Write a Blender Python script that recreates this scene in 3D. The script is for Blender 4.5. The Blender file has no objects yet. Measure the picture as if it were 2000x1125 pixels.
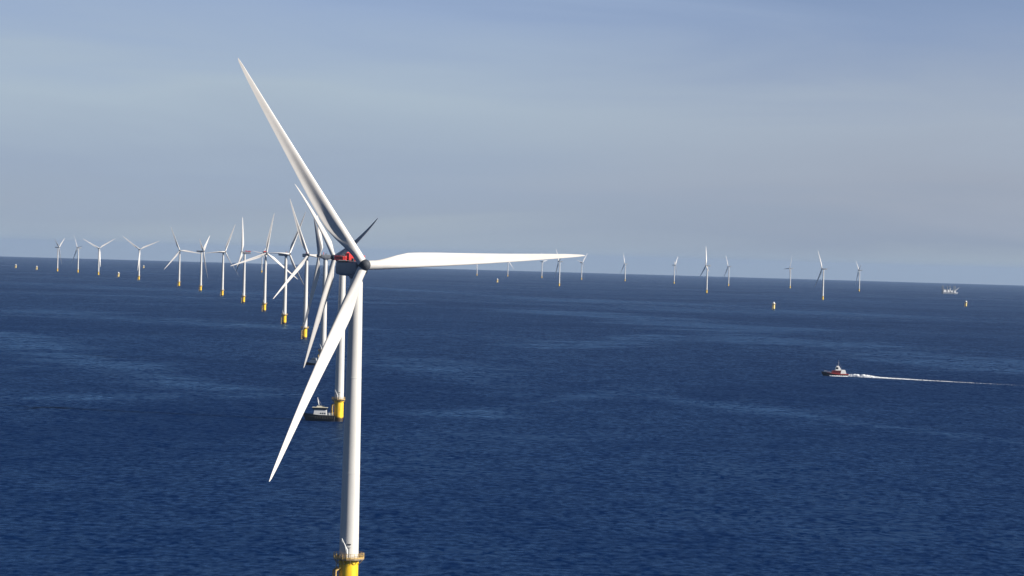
import bpy, bmesh, math, random
from mathutils import Vector, Matrix
random.seed(7)
R = math.radians
scene = bpy.context.scene
C = scene.collection

# ------------------------------------------------------------------ camera
RE = 7.43e6                      # effective earth radius (with refraction), metres
F_PX, CAM_H = 5250.0, 88.0       # focal length in photo pixels (2000 wide), height over the sea
ROLL, PITCH = math.atan(0.0285), math.atan(59.32 / 5250)
fw = Vector((0, math.cos(PITCH), -math.sin(PITCH)))
r0, u0 = Vector((1, 0, 0)), Vector((0, math.sin(PITCH), math.cos(PITCH)))
rt = math.cos(ROLL) * r0 + math.sin(ROLL) * u0
up = -math.sin(ROLL) * r0 + math.cos(ROLL) * u0
cam_d = bpy.data.cameras.new('camera')
cam = bpy.data.objects.new('camera', cam_d); C.objects.link(cam)
cam_d.sensor_width = 36.0; cam_d.lens = 36.0 * F_PX / 2000.0
cam_d.clip_start = 1.0; cam_d.clip_end = 200000.0
m = Matrix.Identity(4)
for i, v in enumerate((rt, up, -fw)):
    for k in range(3): m[k][i] = v[k]
m.translation = (0, 0, CAM_H)
cam.matrix_world = m
scene.camera = cam

# ------------------------------------------------------------------ light
SUN_AZ, SUN_EL = 73.0, 27.0      # azimuth from "towards the camera" (-Y) to the right (+X)
sd = Vector((math.sin(R(SUN_AZ)) * math.cos(R(SUN_EL)), -math.cos(R(SUN_AZ)) * math.cos(R(SUN_EL)), math.sin(R(SUN_EL))))
sl = bpy.data.lights.new('sun', 'SUN'); sl.energy = 5.0; sl.angle = R(0.53); sl.color = (1.0, 0.93, 0.83)
sun = bpy.data.objects.new('sun', sl); C.objects.link(sun)
sun.rotation_euler = sd.to_track_quat('Z', 'Y').to_euler()
sun.location = (0, 0, 400)

world = bpy.data.worlds.new('World'); scene.world = world; world.use_nodes = True
nt = world.node_tree; nt.nodes.clear()
def N(t, ty, **kw):
    n = t.nodes.new(ty)
    for k, v in kw.items():
        if k in ('inp',):
            for a, b in v.items(): n.inputs[a].default_value = b
        else: setattr(n, k, v)
    return n
def ramp(t, pts):
    n = t.nodes.new('ShaderNodeValToRGB')
    e = n.color_ramp.elements
    while len(e) < len(pts): e.new(0.5)
    for i, (p, c) in enumerate(pts):
        e[i].position = p; e[i].color = c if len(c) == 4 else (*c, 1)
    return n
sky = N(nt, 'ShaderNodeTexSky', sky_type='NISHITA', sun_disc=False)
sky.sun_elevation = R(SUN_EL); sky.sun_rotation = math.pi - R(SUN_AZ)
sky.altitude = 90; sky.air_density = 0.7; sky.dust_density = 0.1; sky.ozone_density = 1.0
bg = N(nt, 'ShaderNodeBackground'); bg.inputs['Strength'].default_value = 0.05
out = N(nt, 'ShaderNodeOutputWorld')
tc = N(nt, 'ShaderNodeTexCoord')
# the sky is sampled a little above the true elevation: clear maritime air keeps blue right down
vm = N(nt, 'ShaderNodeVectorMath', operation='MULTIPLY_ADD')
vm.inputs[1].default_value = (1, 1, 1.5); vm.inputs[2].default_value = (0, 0, 0.20)
vn = N(nt, 'ShaderNodeVectorMath', operation='NORMALIZE')
nt.links.new(tc.outputs['Generated'], vm.inputs[0]); nt.links.new(vm.outputs[0], vn.inputs[0]); nt.links.new(vn.outputs[0], sky.inputs[0])
# thin cirrus veils drawn out into streaks
mp = N(nt, 'ShaderNodeMapping'); mp.inputs['Scale'].default_value = (5, 5, 42); mp.inputs['Rotation'].default_value = (0, R(2.2), R(12))
nz = N(nt, 'ShaderNodeTexNoise'); nz.inputs['Scale'].default_value = 1.0; nz.inputs['Detail'].default_value = 7; nz.inputs['Roughness'].default_value = 0.52; nz.inputs['Distortion'].default_value = 0.6
nt.links.new(tc.outputs['Generated'], mp.inputs[0]); nt.links.new(mp.outputs[0], nz.inputs['Vector'])
def lin(c): return tuple((v / 255 / 12.92 if v <= 10 else ((v / 255 + 0.055) / 1.055) ** 2.4) for v in c)
K = 1 / (0.05 * 2 ** 0.9)
sx = N(nt, 'ShaderNodeSeparateXYZ'); nt.links.new(tc.outputs['Generated'], sx.inputs[0])
# height above the horizon, ruffled by the streaks
hh = N(nt, 'ShaderNodeMath', operation='MULTIPLY_ADD'); hh.inputs[1].default_value = 0.044; hh.inputs[2].default_value = -0.022
nt.links.new(nz.outputs['Fac'], hh.inputs[0])
hs = N(nt, 'ShaderNodeMath', operation='ADD'); nt.links.new(hh.outputs[0], hs.inputs[0]); nt.links.new(sx.outputs['Z'], hs.inputs[1])
hr = N(nt, 'ShaderNodeMapRange'); hr.inputs['From Max'].default_value = 0.2; nt.links.new(hs.outputs[0], hr.inputs['Value'])
def vcol(c): return tuple(min(v * K / 8, 1) for v in lin(c))
left = ramp(nt, [(0.0, vcol((168, 180, 192))), (0.06, vcol((160, 173, 190))), (0.13, vcol((160, 175, 195))), (0.28, vcol((175, 191, 206))), (0.46, vcol((155, 176, 208))), (0.75, vcol((115, 145, 190)))])
right = ramp(nt, [(0.0, vcol((164, 175, 186))), (0.06, vcol((152, 164, 182))), (0.15, vcol((163, 172, 187))), (0.26, vcol((168, 180, 196))), (0.46, vcol((143, 163, 195))), (0.75, vcol((108, 138, 182)))])
for q in (left, right): nt.links.new(hr.outputs[0], q.inputs[0])
xr = N(nt, 'ShaderNodeMapRange', interpolation_type='SMOOTHSTEP'); xr.inputs['From Min'].default_value = -0.08; xr.inputs['From Max'].default_value = 0.17
xa = N(nt, 'ShaderNodeMath', operation='MULTIPLY_ADD'); xa.inputs[1].default_value = 0.22; nt.links.new(nz.outputs['Fac'], xa.inputs[0])
xb = N(nt, 'ShaderNodeMath', operation='SUBTRACT'); xb.inputs[1].default_value = 0.11; nt.links.new(xa.outputs[0], xb.inputs[0])
nt.links.new(sx.outputs['X'], xa.inputs[2]); nt.links.new(xb.outputs[0], xr.inputs['Value'])
lr = N(nt, 'ShaderNodeMix', data_type='RGBA'); nt.links.new(xr.outputs[0], lr.inputs['Factor']); nt.links.new(left.outputs[0], lr.inputs['A']); nt.links.new(right.outputs[0], lr.inputs['B'])
sc8 = N(nt, 'ShaderNodeVectorMath', operation='SCALE'); sc8.inputs['Scale'].default_value = 8; nt.links.new(lr.outputs['Result'], sc8.inputs[0])
# the veil thins out towards the zenith
vr = N(nt, 'ShaderNodeMapRange', interpolation_type='SMOOTHSTEP'); vr.inputs['From Min'].default_value = 0.09; vr.inputs['From Max'].default_value = 0.24
vr.inputs['To Min'].default_value = 0.93; vr.inputs['To Max'].default_value = 0.0
nt.links.new(sx.outputs['Z'], vr.inputs['Value'])
mx = N(nt, 'ShaderNodeMix', data_type='RGBA')
nt.links.new(vr.outputs[0], mx.inputs['Factor']); nt.links.new(sky.outputs[0], mx.inputs['A']); nt.links.new(sc8.outputs[0], mx.inputs['B'])
nt.links.new(mx.outputs['Result'], bg.inputs['Color']); nt.links.new(bg.outputs[0], out.inputs[0])

scene.view_settings.view_transform = 'Standard'; scene.view_settings.look = 'None'
scene.view_settings.exposure = 0.9; scene.view_settings.gamma = 1.0
scene.render.engine = 'CYCLES'
scene.cycles.volume_bounces = 1
scene.cycles.max_bounces = 6

# ------------------------------------------------------------------ placing on the curved sea
def sea_z(x, y): return -(x * x + y * y) / (2 * RE)
def ground(px, py, z0=0.0):
    """where the ray through photo pixel (px, py) meets the curved sea"""
    d = fw + rt * ((px - 1000) / F_PX) - up * ((py - 562.5) / F_PX)
    a = (d.x * d.x + d.y * d.y) / 2 / RE; b = d.z; c = CAM_H - z0
    t = (-b - math.sqrt(max(b * b - 4 * a * c, 0))) / (2 * a)
    p = Vector((0, 0, CAM_H)) + t * d
    return Vector((p.x, p.y, sea_z(p.x, p.y)))

# ------------------------------------------------------------------ materials
def material(name, color, rough=0.5, metal=0.0, var=0.12, scale=0.6, streak=False, bump=0.0, col2=None):
    mt = bpy.data.materials.new(name); mt.use_nodes = True
    t = mt.node_tree; b = t.nodes['Principled BSDF']
    b.inputs['Roughness'].default_value = rough; b.inputs['Metallic'].default_value = metal
    co = N(t, 'ShaderNodeTexCoord'); mp = N(t, 'ShaderNodeMapping')
    mp.inputs['Scale'].default_value = (scale, scale, scale * (0.12 if streak else 1))
    nz = N(t, 'ShaderNodeTexNoise'); nz.inputs['Scale'].default_value = 1; nz.inputs['Detail'].default_value = 5; nz.inputs['Roughness'].default_value = 0.6
    t.links.new(co.outputs['Object'], mp.inputs[0]); t.links.new(mp.outputs[0], nz.inputs['Vector'])
    c2 = col2 or tuple(c * (1 - var * 2) for c in color)
    rp = ramp(t, [(0.35, c2), (0.62, color)])
    t.links.new(nz.outputs['Fac'], rp.inputs[0]); t.links.new(rp.outputs[0], b.inputs['Base Color'])
    if bump:
        bp = N(t, 'ShaderNodeBump'); bp.inputs['Strength'].default_value = bump; bp.inputs['Distance'].default_value = 0.05
        t.links.new(nz.outputs['Fac'], bp.inputs['Height']); t.links.new(bp.outputs[0], b.inputs['Normal'])
    return mt
M = {}
M['white'] = material('tower_paint', (0.55, 0.54, 0.515), 0.45, var=0.06, scale=0.5, streak=True)
M['blade'] = material('blade_gelcoat', (0.57, 0.55, 0.525), 0.38, var=0.03, scale=0.25)
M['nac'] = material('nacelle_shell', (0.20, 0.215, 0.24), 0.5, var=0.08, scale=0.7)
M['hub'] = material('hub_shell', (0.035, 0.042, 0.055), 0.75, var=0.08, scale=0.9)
M['red'] = material('red_paint', (0.66, 0.025, 0.02), 0.5, var=0.15, scale=1.5)
M['grating'] = material('galvanised_grating', (0.36, 0.30, 0.20), 0.6, 0.2, var=0.25, scale=2.5, col2=(0.20, 0.13, 0.07))
M['rail'] = material('yellow_rail_paint', (0.60, 0.40, 0.13), 0.5, var=0.2, scale=2)
M['crane'] = material('white_crane_paint', (0.78, 0.78, 0.76), 0.5, var=0.08, scale=2)
M['dark'] = material('dark_fitting', (0.035, 0.035, 0.04), 0.5, var=0.2, scale=3)
M['glass'] = material('window_glass', (0.012, 0.016, 0.022), 0.08, var=0.1, scale=2)
M['navy'] = material('black_hull_paint', (0.005, 0.006, 0.012), 0.65, var=0.2, scale=0.8)
M['green'] = material('dark_green_deck_paint', (0.02, 0.045, 0.03), 0.6, var=0.2, scale=1)
M['boatwhite'] = material('white_boat_paint', (0.70, 0.70, 0.69), 0.4, var=0.06, scale=0.8)
M['cream'] = material('cream_roof_paint', (0.56, 0.53, 0.42), 0.5, var=0.1, scale=1)
M['dkred'] = material('dark_red_boat_paint', (0.13, 0.010, 0.012), 0.4, var=0.15, scale=0.8)
M['orange'] = material('orange_boat_paint', (0.34, 0.03, 0.015), 0.4, var=0.12, scale=0.8)
M['grey'] = material('grey_steel', (0.22, 0.24, 0.27), 0.55, 0.1, var=0.15, scale=0.4)
M['rubber'] = material('black_rubber', (0.012, 0.012, 0.012), 0.8, var=0.2, scale=2)
M['cover'] = material('pale_canvas_cover', (0.74, 0.74, 0.72), 0.8, var=0.06, scale=1.0)

def tp_material(name='yellow_transition_piece', cols=((0.40, 0.18, 0.02), (0.76, 0.46, 0.012), (0.86, 0.60, 0.014))):
    mt = bpy.data.materials.new(name); mt.use_nodes = True
    t = mt.node_tree; b = t.nodes['Principled BSDF']; b.inputs['Roughness'].default_value = 0.45
    co = N(t, 'ShaderNodeTexCoord'); sp = N(t, 'ShaderNodeSeparateXYZ'); t.links.new(co.outputs['Object'], sp.inputs[0])
    nz = N(t, 'ShaderNodeTexNoise'); nz.inputs['Scale'].default_value = 1.2; nz.inputs['Detail'].default_value = 6
    mp = N(t, 'ShaderNodeMapping'); mp.inputs['Scale'].default_value = (1, 1, 0.16)
    t.links.new(co.outputs['Object'], mp.inputs[0]); t.links.new(mp.outputs[0], nz.inputs['Vector'])
    rp = ramp(t, [(0.30, cols[0]), (0.47, cols[1]), (0.7, cols[2])])
    t.links.new(nz.outputs['Fac'], rp.inputs[0])
    # marine growth in the splash zone, ragged upper edge
    ad = N(t, 'ShaderNodeMath', operation='MULTIPLY_ADD'); ad.inputs[1].default_value = 1.6
    t.links.new(nz.outputs['Fac'], ad.inputs[0]); t.links.new(sp.outputs['Z'], ad.inputs[2])
    mr = N(t, 'ShaderNodeMapRange'); mr.inputs['From Min'].default_value = 2.6; mr.inputs['From Max'].default_value = 3.6
    t.links.new(ad.outputs[0], mr.inputs['Value'])
    mx = N(t, 'ShaderNodeMix', data_type='RGBA'); mx.inputs['A'].default_value = (0.035, 0.022, 0.012, 1)
    t.links.new(mr.outputs[0], mx.inputs['Factor']); t.links.new(rp.outputs[0], mx.inputs['B'])
    t.links.new(mx.outputs['Result'], b.inputs['Base Color'])
    return mt
M['tp'] = tp_material()
M['tp_pale'] = tp_material('pale_transition_piece', ((0.50, 0.38, 0.12), (0.72, 0.56, 0.18), (0.78, 0.64, 0.24)))

def foam_material(name, lo, hi, sc):
    mt = bpy.data.materials.new(name); mt.use_nodes = True
    t = mt.node_tree; b = t.nodes['Principled BSDF']; b.inputs['Roughness'].default_value = 0.9
    b.inputs['Base Color'].default_value = (0.74, 0.77, 0.80, 1)
    co = N(t, 'ShaderNodeTexCoord'); nz = N(t, 'ShaderNodeTexNoise'); nz.inputs['Scale'].default_value = sc; nz.inputs['Detail'].default_value = 6; nz.inputs['Roughness'].default_value = 0.65
    t.links.new(co.outputs['Object'], nz.inputs['Vector'])
    # foam thins out with distance behind the boat (object X runs astern)
    sp = N(t, 'ShaderNodeSeparateXYZ'); t.links.new(co.outputs['Object'], sp.inputs[0])
    mr = N(t, 'ShaderNodeMapRange'); mr.inputs['From Min'].default_value = 10; mr.inputs['From Max'].default_value = 190
    mr.inputs['To Min'].default_value = lo; mr.inputs['To Max'].default_value = hi
    t.links.new(sp.outputs['X'], mr.inputs['Value'])
    sb = N(t, 'ShaderNodeMath', operation='SUBTRACT'); t.links.new(nz.outputs['Fac'], sb.inputs[0]); t.links.new(mr.outputs[0], sb.inputs[1])
    ml = N(t, 'ShaderNodeMath', operation='MULTIPLY', use_clamp=True); ml.inputs[1].default_value = 7; t.links.new(sb.outputs[0], ml.inputs[0])
    t.links.new(ml.outputs[0], b.inputs['Alpha'])
    return mt
M['foam'] = foam_material('wake_foam', 0.26, 0.64, 0.7)

# ------------------------------------------------------------------ mesh helpers
def add_box(bm, cx, cy, cz, sx, sy, sz, mat=None):
    r = bmesh.ops.create_cube(bm, size=1)
    bmesh.ops.scale(bm, vec=(sx, sy, sz), verts=r['verts'])
    if mat is not None: bmesh.ops.transform(bm, matrix=mat, verts=r['verts'])
    bmesh.ops.translate(bm, vec=(cx, cy, cz), verts=r['verts'])
    return r['verts']
def add_bar(bm, a, b, r, seg=8, r2=None):
    a, b = Vector(a), Vector(b); d = b - a
    q = d.to_track_quat('Z', 'Y').to_matrix().to_4x4()
    g = bmesh.ops.create_cone(bm, cap_ends=True, segments=seg, radius1=r, radius2=r if r2 is None else r2, depth=d.length)
    bmesh.ops.transform(bm, matrix=Matrix.Translation((a + b) / 2) @ q, verts=g['verts'])
    return g['verts']
def add_lathe(bm, prof, seg=48, cap=True):
    rings = []
    for r, z in prof:
        rings.append([bm.verts.new((r * math.cos(2 * math.pi * i / seg), r * math.sin(2 * math.pi * i / seg), z)) for i in range(seg)])
    for A, B in zip(rings, rings[1:]):
        for i in range(seg):
            bm.faces.new((A[i], A[(i + 1) % seg], B[(i + 1) % seg], B[i]))
    if cap:
        bm.faces.new(list(reversed(rings[0]))); bm.faces.new(rings[-1])
def add_loft(bm, rings, cap=True):
    rr = [[bm.verts.new(p) for p in ring] for ring in rings]
    n = len(rr[0])
    for A, B in zip(rr, rr[1:]):
        for i in range(n):
            bm.faces.new((A[i], A[(i + 1) % n], B[(i + 1) % n], B[i]))
    if cap:
        bm.faces.new(list(reversed(rr[0]))); bm.faces.new(rr[-1])
def to_mesh(name, bm, mat, smooth=False, bevel=0.0):
    if bevel:
        bmesh.ops.bevel(bm, geom=list(bm.edges), offset=bevel, segments=2, affect='EDGES', clamp_overlap=True)
    bmesh.ops.recalc_face_normals(bm, faces=bm.faces)
    me = bpy.data.meshes.new(name); bm.to_mesh(me); bm.free()
    me.materials.append(mat)
    if smooth:
        for p in me.polygons: p.use_smooth = True
        try: me.set_sharp_from_angle(angle=R(35))
        except Exception: pass
    return me
def obj(name, me, parent=None, mat4=None, loc=None):
    o = bpy.data.objects.new(name, me); C.objects.link(o)
    if parent is not None: o.parent = parent
    if mat4 is not None: o.matrix_local = mat4
    if loc is not None: o.location = loc
    return o
def thing(name, label, cat, loc, rz=0, group=None):
    o = bpy.data.objects.new(name, None); C.objects.link(o)
    o.empty_display_size = 3
    o.location = loc; o.rotation_euler = (0, 0, rz); o['label'] = label; o['category'] = cat
    if group: o['group'] = group
    return o

# ------------------------------------------------------------------ sea: one curved sheet reaching past the horizon
SLICKS = [((-200, 545), (2200, 640), 260, 0.55), ((150, 575), (700, 590), 150, 0.8), ((1150, 585), (2100, 640), 180, 0.7), ((1080, 610), (1420, 640), 150, 1.3), ((1380, 645), (2100, 725), 130, 1.2), ((1080, 680), (1300, 655), 60, 0.8),
          ((100, 610), (560, 640), 130, 0.9), ((-100, 640), (420, 760), 60, 0.9), ((100, 780), (560, 770), 40, 0.7),
          ((880, 810), (1250, 760), 35, 0.8), ((1200, 765), (2100, 880), 40, 0.9), ((700, 560), (1300, 600), 120, 0.7), ((800, 700), (1100, 800), 45, 0.5)]
def sea_material():
    mt = bpy.data.materials.new('sea_water'); mt.use_nodes = True
    t = mt.node_tree; b = t.nodes['Principled BSDF']
    t.nodes.remove(b)
    df = N(t, 'ShaderNodeBsdfDiffuse'); gl = N(t, 'ShaderNodeBsdfGlossy'); gl.inputs['Color'].default_value = (0.48, 0.76, 1.0, 1)
    fr = N(t, 'ShaderNodeFresnel'); fr.inputs['IOR'].default_value = 1.333
    fm = N(t, 'ShaderNodeMath', operation='MULTIPLY'); ms = N(t, 'ShaderNodeMixShader')
    t.links.new(fr.outputs[0], fm.inputs[0]); t.links.new(fm.outputs[0], ms.inputs[0]); t.links.new(df.outputs[0], ms.inputs[1]); t.links.new(gl.outputs[0], ms.inputs[2])
    t.links.new(ms.outputs[0], t.nodes['Material Output'].inputs['Surface'])
    co = N(t, 'ShaderNodeTexCoord')
    def noise(sx, sy, detail, rough, dist=0.0, rot=0.0, off=(0, 0, 0)):
        mp = N(t, 'ShaderNodeMapping'); mp.inputs['Scale'].default_value = (sx, sy, 1); mp.inputs['Rotation'].default_value = (0, 0, R(rot)); mp.inputs['Location'].default_value = off
        nz = N(t, 'ShaderNodeTexNoise'); nz.inputs['Scale'].default_value = 1; nz.inputs['Detail'].default_value = detail
        nz.inputs['Roughness'].default_value = rough; nz.inputs['Distortion'].default_value = dist
        t.links.new(co.outputs['Object'], mp.inputs[0]); t.links.new(mp.outputs[0], nz.inputs['Vector'])
        return nz
    def math_(op, a, b_, clamp=False):
        n = N(t, 'ShaderNodeMath', operation=op, use_clamp=clamp)
        for i, v in enumerate((a, b_)):
            if hasattr(v, 'links') or hasattr(v, 'is_linked'): t.links.new(v, n.inputs[i])
            else: n.inputs[i].default_value = v
        return n.outputs[0]
    # wind slicks and cat's paws: where the water is calmer it mirrors more sky
    big = noise(1 / 620, 1 / 1100, 6, 0.58, 1.0, 18, (3.1, 1.7, 0))
    mid = noise(1 / 110, 1 / 95, 5, 0.62, 0.7, 12)
    swell = noise(1 / 26, 1 / 9, 3, 0.55, 0.4, 12)
    chop = noise(1 / 4.5, 1 / 2.2, 5, 0.62, 0.3, -8)
    mixn = math_('ADD', math_('MULTIPLY', big.outputs['Fac'], 0.68), math_('MULTIPLY', mid.outputs['Fac'], 0.32))
    calm = ramp(t, [(0.40, (0, 0, 0)), (0.62, (1, 1, 1))]); t.links.new(mixn, calm.inputs[0])
    # long drifting slick lanes between given points of the sea, edges frayed by noise
    wob = noise(1 / 420, 1 / 330, 6, 0.62, 0.4, 0, (9, 4, 0)); fray = noise(1 / 85, 1 / 60, 5, 0.62, 0.3, 12, (2, 6, 0))
    sxy = N(t, 'ShaderNodeSeparateXYZ'); t.links.new(co.outputs['Object'], sxy.inputs[0])
    lanes = None
    for (ax_, ay_), (bx_, by_), wd, st in SLICKS:
        A, B = ground(ax_, ay_), ground(bx_, by_); dx, dy = B.x - A.x, B.y - A.y; L2 = dx * dx + dy * dy
        px_ = math_('SUBTRACT', sxy.outputs['X'], A.x); py_ = math_('SUBTRACT', sxy.outputs['Y'], A.y)
        u_ = math_('ADD', math_('MULTIPLY', px_, dx / L2), math_('MULTIPLY', py_, dy / L2), True)
        ex = math_('SUBTRACT', px_, math_('MULTIPLY', u_, dx)); ey = math_('SUBTRACT', py_, math_('MULTIPLY', u_, dy))
        d_ = math_('SQRT', math_('ADD', math_('MULTIPLY', ex, ex), math_('MULTIPLY', ey, ey)), 0.0)
        d_ = math_('ADD', d_, math_('MULTIPLY', math_('SUBTRACT', wob.outputs['Fac'], 0.5), wd * 4.5))
        m_ = math_('SUBTRACT', 1.0, math_('DIVIDE', d_, wd), True)
        m_ = math_('MULTIPLY', math_('MULTIPLY', m_, st), math_('ADD', math_('MULTIPLY', math_('SUBTRACT', fray.outputs['Fac'], 0.5), 5.0), 1.0, True))
        lanes = m_ if lanes is None else math_('MAXIMUM', lanes, m_)
    calmness = math_('ADD', math_('MULTIPLY', calm.outputs[0], 0.55), lanes, True)
    # wave relief
    h = math_('ADD', math_('MULTIPLY', swell.outputs['Fac'], 1.0), math_('MULTIPLY', chop.outputs['Fac'], 0.55))
    bp = N(t, 'ShaderNodeBump'); bp.inputs['Distance'].default_value = 1.6
    mr = N(t, 'ShaderNodeMapRange'); mr.inputs['To Min'].default_value = 1.0; mr.inputs['To Max'].default_value = 0.62
    t.links.new(calmness, mr.inputs['Value']); t.links.new(mr.outputs[0], bp.inputs['Strength'])
    t.links.new(h, bp.inputs['Height'])
    for n_ in (df, gl, fr): t.links.new(bp.outputs[0], n_.inputs['Normal'])
    kr = N(t, 'ShaderNodeMapRange'); kr.inputs['To Min'].default_value = 0.16; kr.inputs['To Max'].default_value = 0.46
    t.links.new(calmness, kr.inputs['Value'])
    # ripple noise painted into the mirror strength, standing in for tilted wavelet facets
    rip = noise(1 / 3.6, 1 / 5.5, 4, 0.62, 0.3, 8, (5, 2, 0))
    grp = noise(1 / 17, 1 / 26, 6, 0.66, 0.6, 14, (1, 8, 0))
    rs_ = math_('ADD', math_('MULTIPLY', rip.outputs['Fac'], 0.70), math_('MULTIPLY', grp.outputs['Fac'], 0.30))
    rm = N(t, 'ShaderNodeMapRange'); rm.inputs['From Min'].default_value = 0.41; rm.inputs['From Max'].default_value = 0.59
    rm.inputs['To Min'].default_value = 0.05; rm.inputs['To Max'].default_value = 2.0
    t.links.new(rs_, rm.inputs['Value'])
    t.links.new(math_('MULTIPLY', kr.outputs[0], rm.outputs[0]), fm.inputs[1])
    rr = N(t, 'ShaderNodeMapRange'); rr.inputs['To Min'].default_value = 0.32; rr.inputs['To Max'].default_value = 0.22
    t.links.new(calmness, rr.inputs['Value']); t.links.new(rr.outputs[0], gl.inputs['Roughness'])
    # body colour: deep blue, a touch greener where sediment drifts
    tint = noise(1 / 900, 1 / 2600, 3, 0.5, 0.5, 15)
    rc = ramp(t, [(0.3, (0.0010, 0.012, 0.058)), (0.7, (0.0014, 0.015, 0.066))]); t.links.new(tint.outputs['Fac'], rc.inputs[0])
    t.links.new(rc.outputs[0], df.inputs['Color'])
    return mt
bm = bmesh.new()
SEG = 360
radii = [0.0] + [60 * (1.028 ** i) for i in range(245)]
radii = [r for r in radii if r < 46000] + [46000]
prev = None
for r in radii:
    z = -r * r / (2 * RE)
    if r == 0: prev = [bm.verts.new((0, 0, 0))]; continue
    ring = [bm.verts.new((r * math.cos(2 * math.pi * i / SEG), r * math.sin(2 * math.pi * i / SEG), z)) for i in range(SEG)]
    for i in range(SEG):
        if len(prev) == 1: bm.faces.new((prev[0], ring[i], ring[(i + 1) % SEG]))
        else: bm.faces.new((prev[i], ring[i], ring[(i + 1) % SEG], prev[(i + 1) % SEG]))
    prev = ring
sea = obj('sea', to_mesh('sea', bm, sea_material()))
for p in sea.data.polygons: p.use_smooth = True
sea['kind'] = 'structure'

# ------------------------------------------------------------------ wind turbine parts (built once, shared by every copy)
HUB_H, ROTOR_R, OVERHANG, TILT, CONE, PREBEND = 85.0, 60.0, 5.0, 5.0, 2.5, 3.0
DECK = 11.6
ME = {}
# transition piece
bm = bmesh.new(); add_lathe(bm, [(2.45, -6), (2.45, DECK - 1.3), (2.56, DECK - 1.28), (2.56, DECK - 0.9), (2.45, DECK - 0.88), (2.45, DECK - 0.3)], 48)
ME['tp'] = to_mesh('transition_piece', bm, M['tp'], True)
me_ = ME['tp'].copy(); me_.materials[0] = M['tp_pale']; ME['tp_pale'] = me_
# boat landing: two fender tubes and a ladder on the left side (-X, towards the camera)
bm = bmesh.new()
for s in (-0.8, 0.8):
    add_bar(bm, (-3.7, s, -4), (-3.7, s, DECK - 3.2), 0.24, 10)
    add_bar(bm, (-3.7, s, DECK - 3.2), (-2.6, s, DECK - 2.4), 0.24, 10)
    for z in (0.5, 4.5): add_bar(bm, (-3.7, s, z), (-2.55, s * 0.9, z), 0.13, 8)
for s in (-0.28, 0.28): add_bar(bm, (-3.25, s, -2), (-3.25, s, DECK + 0.9), 0.05, 6)
z = -1.5
while z < DECK + 0.8: add_bar(bm, (-3.25, -0.28, z), (-3.25, 0.28, z), 0.03, 5); z += 0.5
ME['landing'] = to_mesh('boat_landing', bm, M['rail'])
# platform
bm = bmesh.new()
add_lathe(bm, [(2.72, DECK - 0.55), (3.9, DECK - 0.32), (3.95, DECK - 0.02), (2.3, DECK)], 12)
for i in range(12):
    a = 2 * math.pi * (i + 0.5) / 12
    add_bar(bm, (2.6 * math.cos(a), 2.6 * math.sin(a), DECK - 1.6), (3.7 * math.cos(a), 3.7 * math.sin(a), DECK - 0.42), 0.09, 6)
ME['platform'] = to_mesh('work_platform', bm, M['grating'])
bm = bmesh.new()
nr = 24
for i in range(nr):
    a, b_ = 2 * math.pi * i / nr, 2 * math.pi * (i + 1) / nr
    pa = Vector((3.85 * math.cos(a), 3.85 * math.sin(a), 0)); pb = Vector((3.85 * math.cos(b_), 3.85 * math.sin(b_), 0))
    add_bar(bm, pa + Vector((0, 0, DECK - 0.1)), pa + Vector((0, 0, DECK + 1.25)), 0.055, 6)
    for z in (0.42, 0.82, 1.22): add_bar(bm, pa + Vector((0, 0, DECK + z)), pb + Vector((0, 0, DECK + z)), 0.045, 5)
    c = (pa + pb) / 2; ang = math.atan2(c.y, c.x)
    add_box(bm, c.x, c.y, DECK + 0.14, 0.04, (pb - pa).length * 0.98, 0.26, Matrix.Rotation(ang, 4, 'Z'))
ME['railing'] = to_mesh('railing', bm, M['rail'])
# davit crane, kinked jib
bm = bmesh.new()
add_bar(bm, (-1.7, -3.15, DECK), (-1.7, -3.15, DECK + 2.4), 0.2, 10)
add_bar(bm, (-1.7, -3.15, DECK + 2.3), (-3.3, -3.35, DECK + 5.2), 0.16, 8, 0.09)
add_bar(bm, (-1.7, -3.15, DECK + 1.1), (-2.45, -3.25, DECK + 3.6), 0.07, 6)
add_bar(bm, (-3.2, -3.35, DECK + 5.1), (-3.2, -3.35, DECK + 4.2), 0.03, 5)
add_box(bm, -1.7, -3.0, DECK + 1.7, 0.42, 0.5, 0.5)
ME['crane'] = to_mesh('davit_crane', bm, M['crane'])
# tower
TT = HUB_H - 2.35
bm = bmesh.new()
prof = []
def tower_r(z): return 2.42 + (1.58 - 2.42) * ((z - DECK) / (TT - DECK)) ** 1.15
for k in range(40):
    z = DECK + 0.0 + (TT - DECK) * k / 39
    prof.append((tower_r(z), z))
for zf in (DECK + 21.3, DECK + 45.2):
    r_ = tower_r(zf); prof += [(r_, zf - 0.12), (r_ + 0.035, zf - 0.1), (r_ + 0.035, zf + 0.1), (r_, zf + 0.12)]
prof.sort(key=lambda p: p[1])
add_lathe(bm, prof, 56)
ME['tower'] = to_mesh('tower', bm, M['white'], True)
bm = bmesh.new()
Dm = Matrix.Rotation(R(-95), 4, 'Z')
v = add_box(bm, 2.40, 0, DECK + 1.25, 0.14, 0.95, 2.2)
bmesh.ops.transform(bm, matrix=Dm, verts=v)
v = add_box(bm, 2.55, 0, DECK + 2.75, 0.5, 1.5, 0.12)
bmesh.ops.transform(bm, matrix=Dm, verts=v)
ME['door'] = to_mesh('door', bm, M['grey'])
bm = bmesh.new()
v = add_box(bm, 2.44, 0.0, DECK + 3.55, 0.2, 0.85, 0.28)
bmesh.ops.transform(bm, matrix=Matrix.Rotation(R(-86), 4, 'Z'), verts=v)
ME['lamp'] = to_mesh('lamp', bm, M['dark'])
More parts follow.
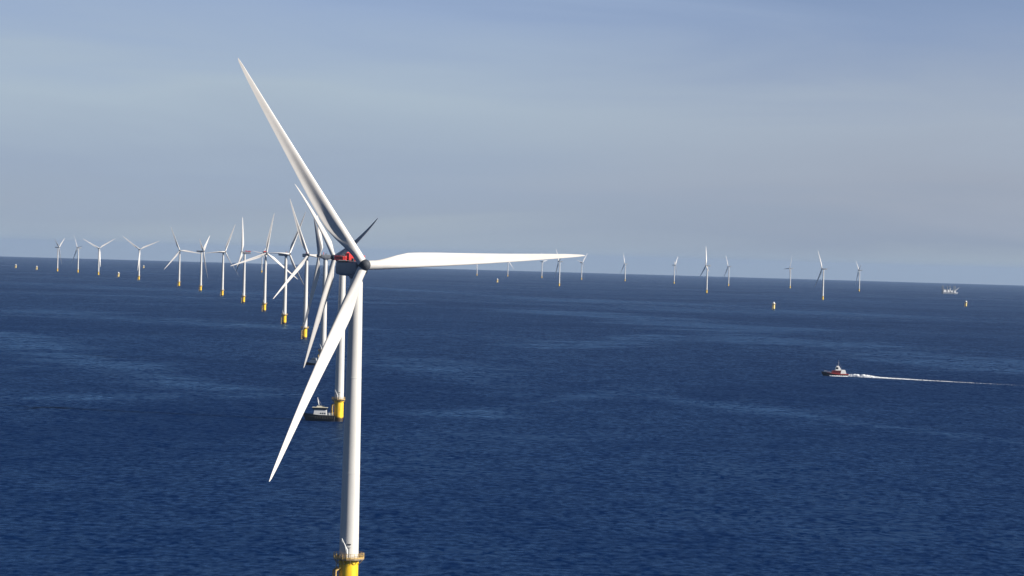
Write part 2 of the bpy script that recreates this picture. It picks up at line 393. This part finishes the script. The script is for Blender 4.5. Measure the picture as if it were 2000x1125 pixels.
# nacelle, front towards -Y, origin at hub height on the tower axis
def superrect(w, h, z0, y, n=28, p=5.0):
    pts = []
    for i in range(n):
        t_ = 2 * math.pi * i / n
        c, s = math.cos(t_), math.sin(t_)
        pts.append((w / 2 * math.copysign(abs(c) ** (2 / p), c), y, z0 + h / 2 * math.copysign(abs(s) ** (2 / p), s)))
    return pts
bm = bmesh.new()
secs = [(2.6, 2.5, 0.0, -3.55), (3.2, 3.0, -0.02, -3.3), (3.75, 3.4, -0.06, -2.2), (4.0, 3.75, -0.22, 0.0), (4.0, 3.8, -0.28, 3.0), (3.95, 3.75, -0.25, 7.5), (3.8, 3.5, -0.15, 10.0), (3.3, 3.0, 0.0, 10.45)]
add_loft(bm, [superrect(w, h, z0, y) for w, h, z0, y in secs])
ME['nacelle'] = to_mesh('nacelle', bm, M['nac'], True)
bm = bmesh.new(); add_lathe(bm, [(1.62, -2.75), (1.9, -2.3), (1.95, -1.8)], 40)
ME['yaw'] = to_mesh('yaw_collar', bm, M['nac'], True)
# red hoist deck on the rear of the roof
bm = bmesh.new()
zt = 1.78
add_box(bm, 0, 6.0, zt, 4.5, 8.4, 0.14)
for x in (-2.2, 2.2):
    for k in range(9):
        y = 1.95 + k * 1.02
        add_box(bm, x, y, zt + 0.6, 0.1, 0.1, 1.15)
    for zz in (0.4, 0.75, 1.12): add_box(bm, x, 6.05, zt + zz, 0.08, 8.3, 0.09)
    add_box(bm, x * 0.985, 7.2, zt + 0.55, 0.04, 5.6, 0.85)
for y in (10.1,):
    for zz in (0.4, 0.75, 1.12): add_box(bm, 0, y, zt + zz, 4.4, 0.08, 0.09)
    for k in range(5): add_box(bm, -2.2 + k * 1.1, y, zt + 0.6, 0.1, 0.1, 1.15)
    add_box(bm, 0, y - 0.06, zt + 0.55, 4.3, 0.04, 0.85)
add_box(bm, 0, 2.2, zt + 0.95, 3.2, 1.5, 1.75)
ME['deck'] = to_mesh('hoist_deck', bm, M['red'])
bm = bmesh.new()
add_box(bm, 0.0, 0.2, 1.95, 2.4, 1.0, 0.7)
ME['cooler'] = to_mesh('roof_cooler', bm, M['hub'])
bm = bmesh.new()
add_bar(bm, (0, -1.6, 1.5), (0, -1.6, 2.6), 0.12, 6); add_bar(bm, (0, -1.6, 2.5), (0, -1.6, 3.1), 0.32, 10, 0.25)
ME['beacon'] = to_mesh('beacon', bm, M['red'])
bm = bmesh.new()
add_bar(bm, (0.6, 1.0, 2.2), (0.6, 1.0, 4.1), 0.05, 6); add_bar(bm, (0.1, 1.0, 3.8), (1.1, 1.0, 3.8), 0.04, 6)
for x in (0.1, 1.1): add_bar(bm, (x, 1.0, 3.8), (x, 1.0, 4.15), 0.09, 6)
ME['vane'] = to_mesh('wind_vane', bm, M['dark'])
# hub with rounded spinner (front -Y, origin at hub centre)
bm = bmesh.new()
prof = [(0.02, 2.15), (0.45, 2.08), (0.85, 1.86), (1.2, 1.5), (1.42, 1.0), (1.5, 0.4), (1.5, -0.9), (1.4, -1.4), (1.2, -1.6)]
add_lathe(bm, list(reversed(prof)), 40)
bmesh.ops.transform(bm, matrix=Matrix.Rotation(R(90), 4, 'X'), verts=bm.verts)
for k in range(3):
    pass
ME['hub'] = to_mesh('hub', bm, M['hub'], True)
# blade: span +Z, trailing edge +X, upwind +Y
def lerp_tab(tab, r):
    for (a, va), (b_, vb) in zip(tab, tab[1:]):
        if r <= b_:
            t_ = (r - a) / (b_ - a); t_ = t_ * t_ * (3 - 2 * t_) if len(tab) < 4 else t_
            return va + (vb - va) * t_
    return tab[-1][1]
chord = [(0, 2.35), (3.6, 2.35), (6, 2.85), (9.5, 3.7), (12.6, 4.2), (15, 4.15), (20, 3.85), (28, 3.2), (38, 2.4), (48, 1.65), (55, 1.05), (58.5, 0.62), (59.6, 0.3), (60, 0.08)]
thick = [(0, 1.0), (3.2, 1.0), (6, 0.82), (9.5, 0.55), (12.5, 0.42), (20, 0.30), (30, 0.24), (45, 0.19), (60, 0.16)]
circ = [(0, 1.0), (3.2, 1.0), (7, 0.7), (12.5, 0.12), (18, 0.0), (60, 0)]
twist = [(0, 10), (9, 10), (14, 8.5), (22, 6), (35, 3), (50, 0.5), (60, 0)]
lead = [(0, -1.175), (3.2, -1.175), (58, -0.2), (60, -0.04)]
def section(r, n=28):
    c, tk, ci, tw, le = (lerp_tab(q, r) for q in (chord, thick, circ, twist, lead))
    pre = PREBEND * (max(r - 12, 0) / 48) ** 2
    pts = []
    for i in range(n):
        th = 2 * math.pi * i / n
        xc = 0.5 * (1 - math.cos(th)); s = 1 if th < math.pi else -1
        yn = 5 * tk * (0.2969 * math.sqrt(max(xc, 0)) - 0.126 * xc - 0.3516 * xc ** 2 + 0.2843 * xc ** 3 - 0.1036 * xc ** 4)
        ye = 0.5 * tk * abs(math.sin(th))
        yy = s * ((1 - ci) * yn * (0.8 if s > 0 else 1.1) + ci * ye)
        camb = -(1 - ci) * 0.10 * xc * (1 - xc)
        if s > 0:                                                  # hollow rear of the pressure side
            u_ = max(0, (xc - 0.3) / 0.7); amp = max(0, min(1, (r - 5) / 6)) * max(0, min(1, (48 - r) / 26))
            yy -= 0.24 * tk * amp * math.sin(math.pi * u_) ** 1.3
        x, y = le + c * xc, c * (yy + camb)
        a = -R(tw); X = x * math.cos(a) - y * math.sin(a); Y = x * math.sin(a) + y * math.cos(a)
        pts.append((X, Y + pre, r))
    return pts
bm = bmesh.new()
rs = [0.9, 2, 3.2, 4.2, 5.2, 6.5, 8, 9.5, 11, 12.5, 14, 16, 18, 20.5, 23, 26, 29, 32, 35.5, 39, 42.5, 46, 49, 52, 54.5, 56.5, 58, 59, 59.6, 60]
add_loft(bm, [section(r) for r in rs])
ME['blade'] = to_mesh('blade', bm, M['blade'], True)
# bare foundation cover
bm = bmesh.new(); add_lathe(bm, [(2.6, DECK + 0.02), (2.6, DECK + 1.1), (1.6, DECK + 3.0), (0.5, DECK + 4.4), (0.1, DECK + 4.6)], 24)
ME['cover'] = to_mesh('weather_cover', bm, M['cover'], True)

def turbine(label, base, a, phi, pitch=4.0, detail=2, tp_rot=0, group='wind turbines standing in the sea', deck=False, TILT=TILT, CONE=CONE, HUB_H=HUB_H):
    t = thing('wind_turbine', label, 'wind turbine', base, 0, group)
    TR = Matrix.Rotation(R(tp_rot), 4, 'Z')
    tp = obj('transition_piece', ME['tp'], t, TR)
    pf = obj('work_platform', ME['platform'], t, TR)
    tw = obj('tower', ME['tower'], t)
    if detail >= 1:
        obj('railing', ME['railing'], pf)
        obj('boat_landing', ME['landing'], tp)
    if detail >= 2:
        obj('davit_crane', ME['crane'], pf)
        obj('door', ME['door'], tw); obj('lamp', ME['lamp'], tw)
    A = R(a)
    NM = Matrix.Translation((0, 0, HUB_H)) @ Matrix.Rotation(A, 4, 'Z')
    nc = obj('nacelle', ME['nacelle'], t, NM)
    if deck: obj('hoist_deck', ME['deck'], nc)
    if detail >= 1: obj('yaw_collar', ME['yaw'], nc)
    if detail >= 2:
        obj('roof_cooler', ME['cooler'], nc); obj('beacon', ME['beacon'], nc, Matrix.Translation((-1.2, 0, 0))); obj('beacon', ME['beacon'], nc, Matrix.Translation((1.2, 0, 0))); obj('wind_vane', ME['vane'], nc)
    tl = R(TILT)
    ax = Vector((math.sin(A) * math.cos(tl), -math.cos(A) * math.cos(tl), math.sin(tl)))
    e = Vector((math.cos(A), math.sin(A), 0)); w = ax.cross(e)
    hc = Vector((0, 0, HUB_H)) + OVERHANG * ax
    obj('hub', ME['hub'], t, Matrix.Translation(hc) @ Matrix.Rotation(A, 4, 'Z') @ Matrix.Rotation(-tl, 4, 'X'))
    for k in range(3):
        ph = R(phi) + k * 2 * math.pi / 3
        u = math.cos(ph) * e + math.sin(ph) * w; tt = -math.sin(ph) * e + math.cos(ph) * w
        Z = (math.cos(R(CONE)) * u + math.sin(R(CONE)) * ax).normalized(); X = tt; Y = Z.cross(X)
        B = Matrix.Identity(4)
        for i, v_ in enumerate((X, Y, Z)):
            for j in range(3): B[j][i] = v_[j]
        obj('blade', ME['blade'], t, Matrix.Translation(hc) @ B @ Matrix.Rotation(-R(pitch), 4, 'Z'))
    return t

# nearest turbine: its axis passes through photo pixel (681, 1090) at 676 m
d = fw + rt * ((681 - 1000) / F_PX) - up * ((1090 - 562.5) / F_PX)
p1 = Vector((0, 0, CAM_H)) + d * (674 / d.y)
turbine('huge nearest white turbine with red hoist deck and yellow base',
        (p1.x, p1.y, sea_z(p1.x, p1.y)), 24.2, 2.9, 12, 2, 25, deck=True, TILT=7.5, CONE=0.0, HUB_H=84.4)
# the long row receding to the left: (label, base px, base py, yaw, rotor phase, pitch, detail)
ROW = [
 ('second nearest turbine, the black hulled work boat against its yellow base', 661, 823, -60, 17, 78, 2),
 ('third nearest turbine, mostly hidden by the nearest one, dark rooted blade hanging left', 630, 714, -87, 25, 70, 2),
 ('white turbine on bright yellow base, one blade slanting far down left across its left neighbour', 594.7, 662.3, 20, 110, 8, 2),
 ('turbine whose tower is crossed by the slanting white blade of its right neighbour', 555, 633, 58, 58, 72, 2),
 ('turbine with one upright blade leaning right and two long blades spread low', 516, 608.4, 20, 80, 8, 2),
 ('turbine seen edge on, tall upright blade, left of the one with blades spread low', 475.4, 591.8, -84, 93, 78, 2),
 ('turbine with thin level left blade, just left of the edge on upright one', 433.9, 578.6, 51, 62, 50, 1),
 ('turbine with short dark raised blade and one blade hanging beside its tower', 391.6, 568.8, 84, 32, 50, 1),
 ('turbine with evenly spread blades, one up left, one down left, one level right', 349.3, 559.7, 8, 112, 6, 1),
 ('nearer of the two distant turbines with blades raised in a wide Y', 271, 547.5, 16, 24, 6, 1),
 ('farther of the two distant turbines with blades raised in a wide Y', 192, 538, 22, 32, 6, 0),
 ("small distant turbine, one blade leaning up left, second from the row's left end", 152, 533, -57, 4, 40, 0),
 ('small pale turbine at the far left end of the row', 112, 530.7, 80, 30, 60, 0),
 ('tiny pale turbine far behind, left of the tower with low spread blades', 511, 533, 40, 50, 30, 0),
]
FIELD = [
 ('leftmost of the tiny far turbines under the long level blade of the nearest turbine', 931.3, 539, 40, 10, 30, 0),
 ('tiny far turbine under the long level blade, one blade pointing down right', 991.6, 540.4, -9, 66, 30, 0),
 ('tiny far turbine under the long level blade, left of the one crossing it', 1058, 543.5, 70, 5, 30, 0),
 ('far turbine whose raised blade shows above the tip of the long level blade', 1092, 559.7, -78, 12, 60, 0),
 ('tiny far turbine directly below the tip of the long level blade', 1135.6, 547, 55, 48, 40, 0),
 ('far turbine with one upright blade, first right of the long level blade tip', 1220.6, 550, -72, 112, 60, 0),
 ('far turbine with faint blades and dark hub, second one right of the blade tip', 1316.4, 554.7, 75, 40, 30, 0),
 ('taller far turbine with dark hub, left of the close pair with a raised white blade', 1380, 573.3, -78, 98, 75, 0),
 ('far turbine with a raised white blade, just right of the taller dark hubbed one', 1422.7, 559.5, -72, 0, 60, 0),
 ('far turbine with pale upright blade, left of the tallest one in the right hand field', 1543, 563.5, -76, 63, 40, 0),
 ('tallest turbine of the right hand field, one white blade slanting up left', 1606.7, 586.6, -72, 0, 60, 0),
 ('rightmost turbine, with short dark blade leaning left above its hub', 1677.8, 570, -84, 20, 60, 0),
]
for lab, px, py, a, phi, pit, det in ROW:
    turbine(lab, ground(px, py), a, phi, pit, det, 25 + random.uniform(-15, 15), 'wind turbines of the near row', deck=px in (661, 516, 475.4), CONE=5.0 if pit > 65 else 2.5)
for lab, px, py, a, phi, pit, det in FIELD:
    turbine(lab, ground(px, py), a, phi, pit, det, 20, 'far wind turbines on the right')

# bare foundations still without a turbine
def foundation(label, px, py):
    t = thing('turbine_foundation', label, 'foundation', ground(px, py), R(20), 'bare turbine foundations')
    tp = obj('transition_piece', ME['tp_pale'], t); pf = obj('work_platform', ME['platform'], t)
    obj('railing', ME['railing'], pf); obj('boat_landing', ME['landing'], tp); obj('weather_cover', ME['cover'], t)
for lab, px, py in [
 ('bare pale yellow foundation with pointed cover, between the two Y shaped turbines', 231.3, 541.7),
 ('tiny pale bare foundation left of the end turbine, right one of two', 71.6, 527.6),
 ('tiny pale bare foundation nearest the left edge of the picture', 30.8, 524),
 ('tiny pale bare foundation far behind, just right of the nearer Y shaped turbine', 280.5, 524.4),
 ('small pale bare foundation alone in the water below the long level blade', 971.4, 552.5),
 ('bare pale yellow foundation with pointed cover, left of the tallest right hand turbine', 1511, 605),
 ('bare foundation with pale cover near the right edge, in front of the jack up ship', 1886.5, 599.5)]:
    foundation(lab, px, py)

# ------------------------------------------------------------------ boats (bow +X, waterline z = 0)
def hull_mesh(name, L, B, fore_z, aft_z, mat, draft=1.0, flare=0.75, n=22, bow_pow=2.2):
    bm = bmesh.new(); rings = []
    for i in range(n + 1):
        s = i / n; x = -L / 2 + L * s
        hb = B / 2 * (1 - max(0, (s - 0.5) / 0.5) ** bow_pow) * (0.92 + 0.08 * min(1, s / 0.2))
        hb = max(hb, 0.06)
        zd = aft_z + (fore_z - aft_z) * max(0, (s - 0.25) / 0.75) ** 1.7
        xr = 0.9 * max(0, (s - 0.85) / 0.15) * fore_z * 0.5       # raked stem
        wl = hb * (flare + (1 - flare) * (1 - s))
        rings.append([(x + xr, hb, zd), (x + xr * 0.6, (hb + wl) / 2 * 1.0, zd * 0.5), (x, wl, 0), (x - xr * 0.5, wl * 0.55, -draft), (x - xr * 0.5, -wl * 0.55, -draft), (x, -wl, 0), (x + xr * 0.6, -(hb + wl) / 2, zd * 0.5), (x + xr, -hb, zd)])
    add_loft(bm, rings)
    return to_mesh(name, bm, mat, True)
def deckhouse(bm, x0, x1, w, z0, z1, rake_f=0.0, rake_a=0.0, inset=0.0):
    """tapered box: x0 aft, x1 forward"""
    b_ = [(x0, -w / 2, z0), (x1, -w / 2, z0), (x1, w / 2, z0), (x0, w / 2, z0)]
    t_ = [(x0 + rake_a, -w / 2 + inset, z1), (x1 - rake_f, -w / 2 + inset, z1), (x1 - rake_f, w / 2 - inset, z1), (x0 + rake_a, w / 2 - inset, z1)]
    add_loft(bm, [b_, t_])
def M_(name, bm, mat, bevel=0.0): return to_mesh(name, bm, mat, bevel=bevel)
def person(): pass

# 1. work boat nosing up to the second turbine
p = ground(626, 822)
b1 = thing('work_boat', 'black hulled work boat with white wheelhouse beside the yellow base of the second turbine', 'boat', p, R(176))
L1 = 15.5
h = obj('hull', hull_mesh('hull', L1, 6.2, 3.9, 3.1, M['navy'], bow_pow=2.6), b1)
bm = bmesh.new()
for i in range(16):
    s = i / 15; x = -L1 / 2 + 0.3 + (L1 * 0.86) * s; hb = 3.1 * (1 - max(0, (x / L1 + 0.5 - 0.5) / 0.5) ** 2.6)
    for sg in (-1, 1): add_bar(bm, (x, sg * (hb + 0.12), 1.3), (x, sg * (hb + 0.12), 2.5), 0.32, 8)
obj('fender', M_('fender', bm, M['rubber']), h)
bm = bmesh.new(); add_box(bm, -1.0, 0, 3.16, 11.4, 5.3, 0.1); obj('deck', M_('deck', bm, M['green']), b1)
bm = bmesh.new(); deckhouse(bm, -3.4, 3.6, 4.6, 3.2, 6.0, 0.5, 0.2, 0.12); w1 = obj('deckhouse', M_('deckhouse', bm, M['boatwhite'], 0.06), b1)
bm = bmesh.new(); deckhouse(bm, -3.4, 4.0, 4.9, 6.0, 7.0, -0.15, -0.1, 0.0); obj('wheelhouse_window', M_('wheelhouse_window', bm, M['glass'], 0.03), w1)
bm = bmesh.new(); deckhouse(bm, -3.9, 4.4, 5.2, 7.0, 7.3, 0.2, 0.2, 0.15); deckhouse(bm, -2.0, 2.2, 3.0, 7.3, 7.95, 0.3, 0.3, 0.2); rf = obj('roof', M_('roof', bm, M['cream'], 0.04), b1)
bm = bmesh.new(); add_bar(bm, (1.0, 0, 7.9), (1.9, 0, 12.2), 0.3, 8, 0.12); add_bar(bm, (1.4, -1.3, 9.6), (1.4, 1.3, 9.6), 0.08, 6); add_box(bm, 1.6, 0, 10.2, 0.4, 1.9, 0.32); add_bar(bm, (1.7, 0, 11.4), (-0.8, 0, 8.0), 0.05, 5)
obj('mast', M_('mast', bm, M['boatwhite']), b1)
bm = bmesh.new()
for k in range(3):
    for sg in (-1, 1): add_box(bm, -2.5 + k * 1.1, sg * 2.27, 4.1, 0.6, 0.12, 0.6)
obj('side_window', M_('side_window', bm, M['glass']), w1)
bm = bmesh.new()
add_box(bm, -5.0, 0.9, 3.8, 1.1, 1.3, 1.2); add_box(bm, -6.5, -0.6, 3.7, 0.8, 1.6, 1.1); add_bar(bm, (-4.2, -1.6, 3.2), (-4.2, -1.6, 5.0), 0.16, 8); add_bar(bm, (-4.2, -1.6, 4.9), (-6.2, -1.3, 5.3), 0.1, 8)
obj('deck_gear', M_('deck_gear', bm, M['boatwhite'], 0.04), b1)
for sg in (-1, 1):
    bm = bmesh.new()
    for k in range(9): add_bar(bm, (-7.2 + k * 0.5, sg * 2.75, 3.1), (-7.2 + k * 0.5, sg * 2.75, 4.1), 0.04, 5)
    add_bar(bm, (-7.2, sg * 2.75, 4.1), (-3.2, sg * 2.75, 4.1), 0.05, 5)
    obj('railing', M_('railing', bm, M['boatwhite']), b1)

# 2. small boat behind the hanging blade
p = ground(611, 713)
b2 = thing('crew_boat', 'small dark hulled boat with white cabin behind the hanging blade of the nearest turbine', 'boat', p, R(168))
hull_small = hull_mesh('hull', 11.5, 4.2, 2.4, 1.5, M['navy'])
obj('hull', hull_small, b2)
bm = bmesh.new(); deckhouse(bm, -4.0, 2.6, 3.2, 1.5, 3.8, 0.5, 0.1, 0.1); cb = obj('cabin', M_('cabin', bm, M['boatwhite'], 0.05), b2)
bm = bmesh.new(); deckhouse(bm, -2.6, 1.4, 2.6, 3.8, 5.6, 0.6, 0.2, 0.12); obj('wheelhouse', M_('wheelhouse', bm, M['boatwhite'], 0.05), b2)
bm = bmesh.new(); deckhouse(bm, -2.2, 1.12, 2.66, 4.4, 5.1, 0.25, 0.08, 0.02); obj('window', M_('window', bm, M['glass']), cb)
bm = bmesh.new(); add_bar(bm, (-0.6, 0, 5.5), (-0.9, 0, 8.8), 0.2, 6, 0.08); add_bar(bm, (-1.1, -0.8, 6.3), (-1.1, 0.8, 6.3), 0.05, 5); obj('mast', M_('mast', bm, M['boatwhite']), b2)
bm = bmesh.new(); add_box(bm, 2.6, 0, 2.4, 1.2, 1.6, 0.8); obj('hatch', M_('hatch', bm, M['boatwhite'], 0.05), b2)

# 3. red pilot vessel under way, heading left
p = ground(1632, 734.5)
HEAD = R(183)
b3 = thing('pilot_boat', 'dark red and white pilot vessel speeding left with a long white wake', 'boat', p, HEAD)
h3 = obj('hull', hull_mesh('hull', 20.5, 5.8, 3.6, 1.9, M['navy'], flare=0.7), b3)
bm = bmesh.new()
rings = []
for i in range(14):
    s = i / 13; x = -10.2 + 17.5 * s; q = x / 20.5 + 0.5
    hb = 2.9 * (1 - max(0, (q - 0.5) / 0.5) ** 2.2) + 0.02
    zd = 1.9 + 1.7 * max(0, (q - 0.25) / 0.75) ** 1.7
    rings.append([(x, hb + 0.02, zd - 0.55), (x, hb + 0.10, zd - 0.5), (x, hb + 0.12, zd + 0.0), (x, hb - 0.2, zd + 0.02), (x, -hb + 0.2, zd + 0.02), (x, -hb - 0.12, zd + 0.0), (x, -hb - 0.10, zd - 0.5), (x, -hb - 0.02, zd - 0.55)])
add_loft(bm, rings); obj('gunwale_band', M_('gunwale_band', bm, M['orange']), h3)
bm = bmesh.new(); deckhouse(bm, -7.5, 4.2, 4.3, 1.9, 4.6, 1.2, 0.2, 0.15); dh = obj('deckhouse', M_('deckhouse', bm, M['dkred'], 0.06), b3)
bm = bmesh.new(); deckhouse(bm, -8.3, -3.6, 4.5, 2.0, 5.1, 0.5, 0.9, 0.1); obj('aft_cabin', M_('aft_cabin', bm, M['boatwhite'], 0.08), b3)
bm = bmesh.new(); deckhouse(bm, -4.6, 0.6, 3.4, 4.6, 8.3, 1.1, 2.2, 0.3); wh = obj('wheelhouse', M_('wheelhouse', bm, M['boatwhite'], 0.08), b3)
bm = bmesh.new(); deckhouse(bm, -1.9, 0.42, 3.44, 5.7, 7.3, 0.48, 0.2, 0.13); obj('window', M_('window', bm, M['glass']), wh)
bm = bmesh.new()
for k in range(4):
    for sg in (-1, 1): add_box(bm, -2.6 + k * 1.4, sg * 2.12, 3.6, 0.8, 0.12, 0.55)
obj('side_window', M_('side_window', bm, M['glass']), dh)
bm = bmesh.new(); add_bar(bm, (-1.6, 0, 8.1), (-2.3, 0, 13.0), 0.32, 8, 0.1); add_bar(bm, (-2.2, -1.3, 9.4), (-2.2, 1.3, 9.4), 0.08, 6); add_box(bm, -1.9, 0, 8.7, 0.4, 2.0, 0.3); add_bar(bm, (-2.5, 0, 11.2), (-4.8, 0, 6.4), 0.06, 5); add_bar(bm, (-0.2, 1.0, 7.5), (-0.2, 1.0, 10.2), 0.04, 5)
obj('mast', M_('mast', bm, M['grey']), b3)
for sg in (-1, 1):
    bm = bmesh.new(); last = None
    for k in range(7):
        x = 4.5 + k * 0.8; q = x / 20.5 + 0.5; hb = 2.7 * (1 - max(0, (q - 0.5) / 0.5) ** 2.2); zd = 1.9 + 1.7 * max(0, (q - 0.25) / 0.75) ** 1.7
        add_bar(bm, (x, sg * hb, zd), (x, sg * hb, zd + 1.0), 0.05, 5)
        if last: add_bar(bm, last, (x, sg * hb, zd + 1.0), 0.05, 5)
        last = (x, sg * hb, zd + 1.0)
    obj('railing', M_('railing', bm, M['boatwhite']), b3)

# wake and bow foam of the pilot vessel: heaped foam, thinning astern
def foam_ribbon(name, pts, label=None):
    """pts: (x astern, y, halfwidth, height)"""
    bm = bmesh.new(); rings = []
    rnd = random.Random(5)
    for x, y, hw, hh in pts:
        row = []
        for k in range(9):
            s = -1 + 2 * k / 8
            row.append(bm.verts.new((x, y + s * hw * (1 + rnd.uniform(-0.12, 0.12)), 0.03 + hh * (1 - s * s) * (1 + rnd.uniform(-0.25, 0.25)))))
        rings.append(row)
    for A, B in zip(rings, rings[1:]):
        for k in range(8): bm.faces.new((A[k], A[k + 1], B[k + 1], B[k]))
    return to_mesh(name, bm, M['foam'], False)
wake_end = ground(2035, 755.0)
start = b3.location + Vector((9.3, 0.2, 0))
dv = wake_end - start; Lw = math.hypot(dv.x, dv.y); ang = math.atan2(dv.y, dv.x)
pts = []
n = 160
for i in range(n + 1):
    x = Lw * i / n
    hh = 0.5 + 1.1 * math.exp(-((x - 14) / 11.0) ** 2) + 0.9 * math.exp(-x / 60)
    hw = 2.1 + 1.2 * math.exp(-((x - 16) / 12) ** 2) + 0.010 * x
    hh *= 1 - 0.9 * (x / Lw) ** 0.7
    pts.append((x, 0.8 * math.sin(x / 23) * (x / Lw), hw, hh))
wk = obj('wake', foam_ribbon('wake', pts)); wk.location = start; wk.rotation_euler = (0, -math.atan2(dv.z, Lw), ang)
wk['kind'] = 'stuff'; wk['label'] = 'long white foam wake trailing right behind the red pilot vessel'; wk['category'] = 'wake'
pts = []
for i in range(41):
    x = -14 + 15 * i / 40
    pts.append((x, -3.7 + 2.4 * max(0, (-10 - x) / 9) ** 1.5, 0.3 + 0.03 * (x + 14), 0.3 + 0.3 * math.sin(x * 1.7) ** 2))
bw = obj('bow_wave', foam_ribbon('bow_wave', pts)); bw.location = b3.location + Vector((8.6, 0, 0)); bw.rotation_euler = (0, 0, R(3))
bw['kind'] = 'stuff'; bw['label'] = 'white foam along the waterline of the red pilot vessel'; bw['category'] = 'bow wave'

# 4. jack-up installation ship on the horizon
p = ground(1855, 574)
b4 = thing('jackup_ship', 'distant white and grey jack up ship with legs and crane on the right horizon', 'ship', p, R(4))
obj('hull', hull_mesh('hull', 62, 26, 8.0, 6.5, M['grey'], draft=2), b4)
bm = bmesh.new(); deckhouse(bm, -28, -3, 22, 5.5, 16.5, 1.5, 0.5, 0.8); deckhouse(bm, 2, 23, 22, 4.0, 13.5, 1.5, 0.5, 0.8)
dk = obj('deckhouse', M_('deckhouse', bm, M['boatwhite'], 0.3), b4)
bm = bmesh.new(); add_box(bm, -16, 0, 12.5, 20, 20.4, 1.1); obj('window', M_('window', bm, M['glass']), dk)
for x, y in ((-29.5, -9), (-29.5, 9), (-13, -9.5), (2, 9.5), (14, -9.5), (24, 9)):
    bm = bmesh.new()
    for dx, dy in ((-1.4, -1.4), (1.4, -1.4), (1.4, 1.4), (-1.4, 1.4)): add_bar(bm, (dx, dy, -12), (dx, dy, 32), 0.6, 6)
    for k in range(15):
        z = -12 + 3 * k
        for (a_, b__) in (((-1.4, -1.4), (1.4, -1.4)), ((1.4, -1.4), (1.4, 1.4)), ((1.4, 1.4), (-1.4, 1.4)), ((-1.4, 1.4), (-1.4, -1.4))):
            add_bar(bm, (*a_, z), (*b__, z + 3), 0.3, 4)
    obj('leg', M_('leg', bm, M['grey']), b4, loc=(x, y, 0))
bm = bmesh.new(); add_bar(bm, (1, 0, 6), (1, 0, 20), 2.2, 12); add_box(bm, 1, 0, 21.5, 6, 5, 4); obj('crane_pedestal', M_('crane_pedestal', bm, M['boatwhite'], 0.1), b4)
bm = bmesh.new()
for y in (-1.3, 1.3):
    add_bar(bm, (22, y, 12), (38, y * 0.3, 27), 0.5, 6); add_bar(bm, (22, y, 14.5), (38, y * 0.3, 27.2), 0.4, 6)
obj('crane_boom', M_('crane_boom', bm, M['boatwhite']), b4)
bm = bmesh.new(); add_box(bm, -22, 0, 18.3, 8, 12, 3.5); add_box(bm, 12, 0, 14.6, 8, 8, 2.5); obj('equipment', M_('equipment', bm, M['grey'], 0.2), b4)

# ------------------------------------------------------------------ sea haze
bm = bmesh.new(); add_box(bm, 0, 0, 0, 1, 1, 1)
hz = bpy.data.meshes.new('haze'); bm.to_mesh(hz); bm.free()
hm = bpy.data.materials.new('haze'); hm.use_nodes = True
t = hm.node_tree; t.nodes.clear()
pv = N(t, 'ShaderNodeVolumePrincipled'); pv.inputs['Color'].default_value = (0.355, 0.49, 0.70, 1); pv.inputs['Density'].default_value = 2.2e-5
pv.inputs['Anisotropy'].default_value = 0.1
mo = N(t, 'ShaderNodeOutputMaterial'); t.links.new(pv.outputs[0], mo.inputs['Volume'])
hz.materials.append(hm)
ho = obj('haze', hz); ho.scale = (96000, 96000, 153 + 145); ho.location = (0, 0, (153 - 145) / 2)
ho['kind'] = 'stuff'
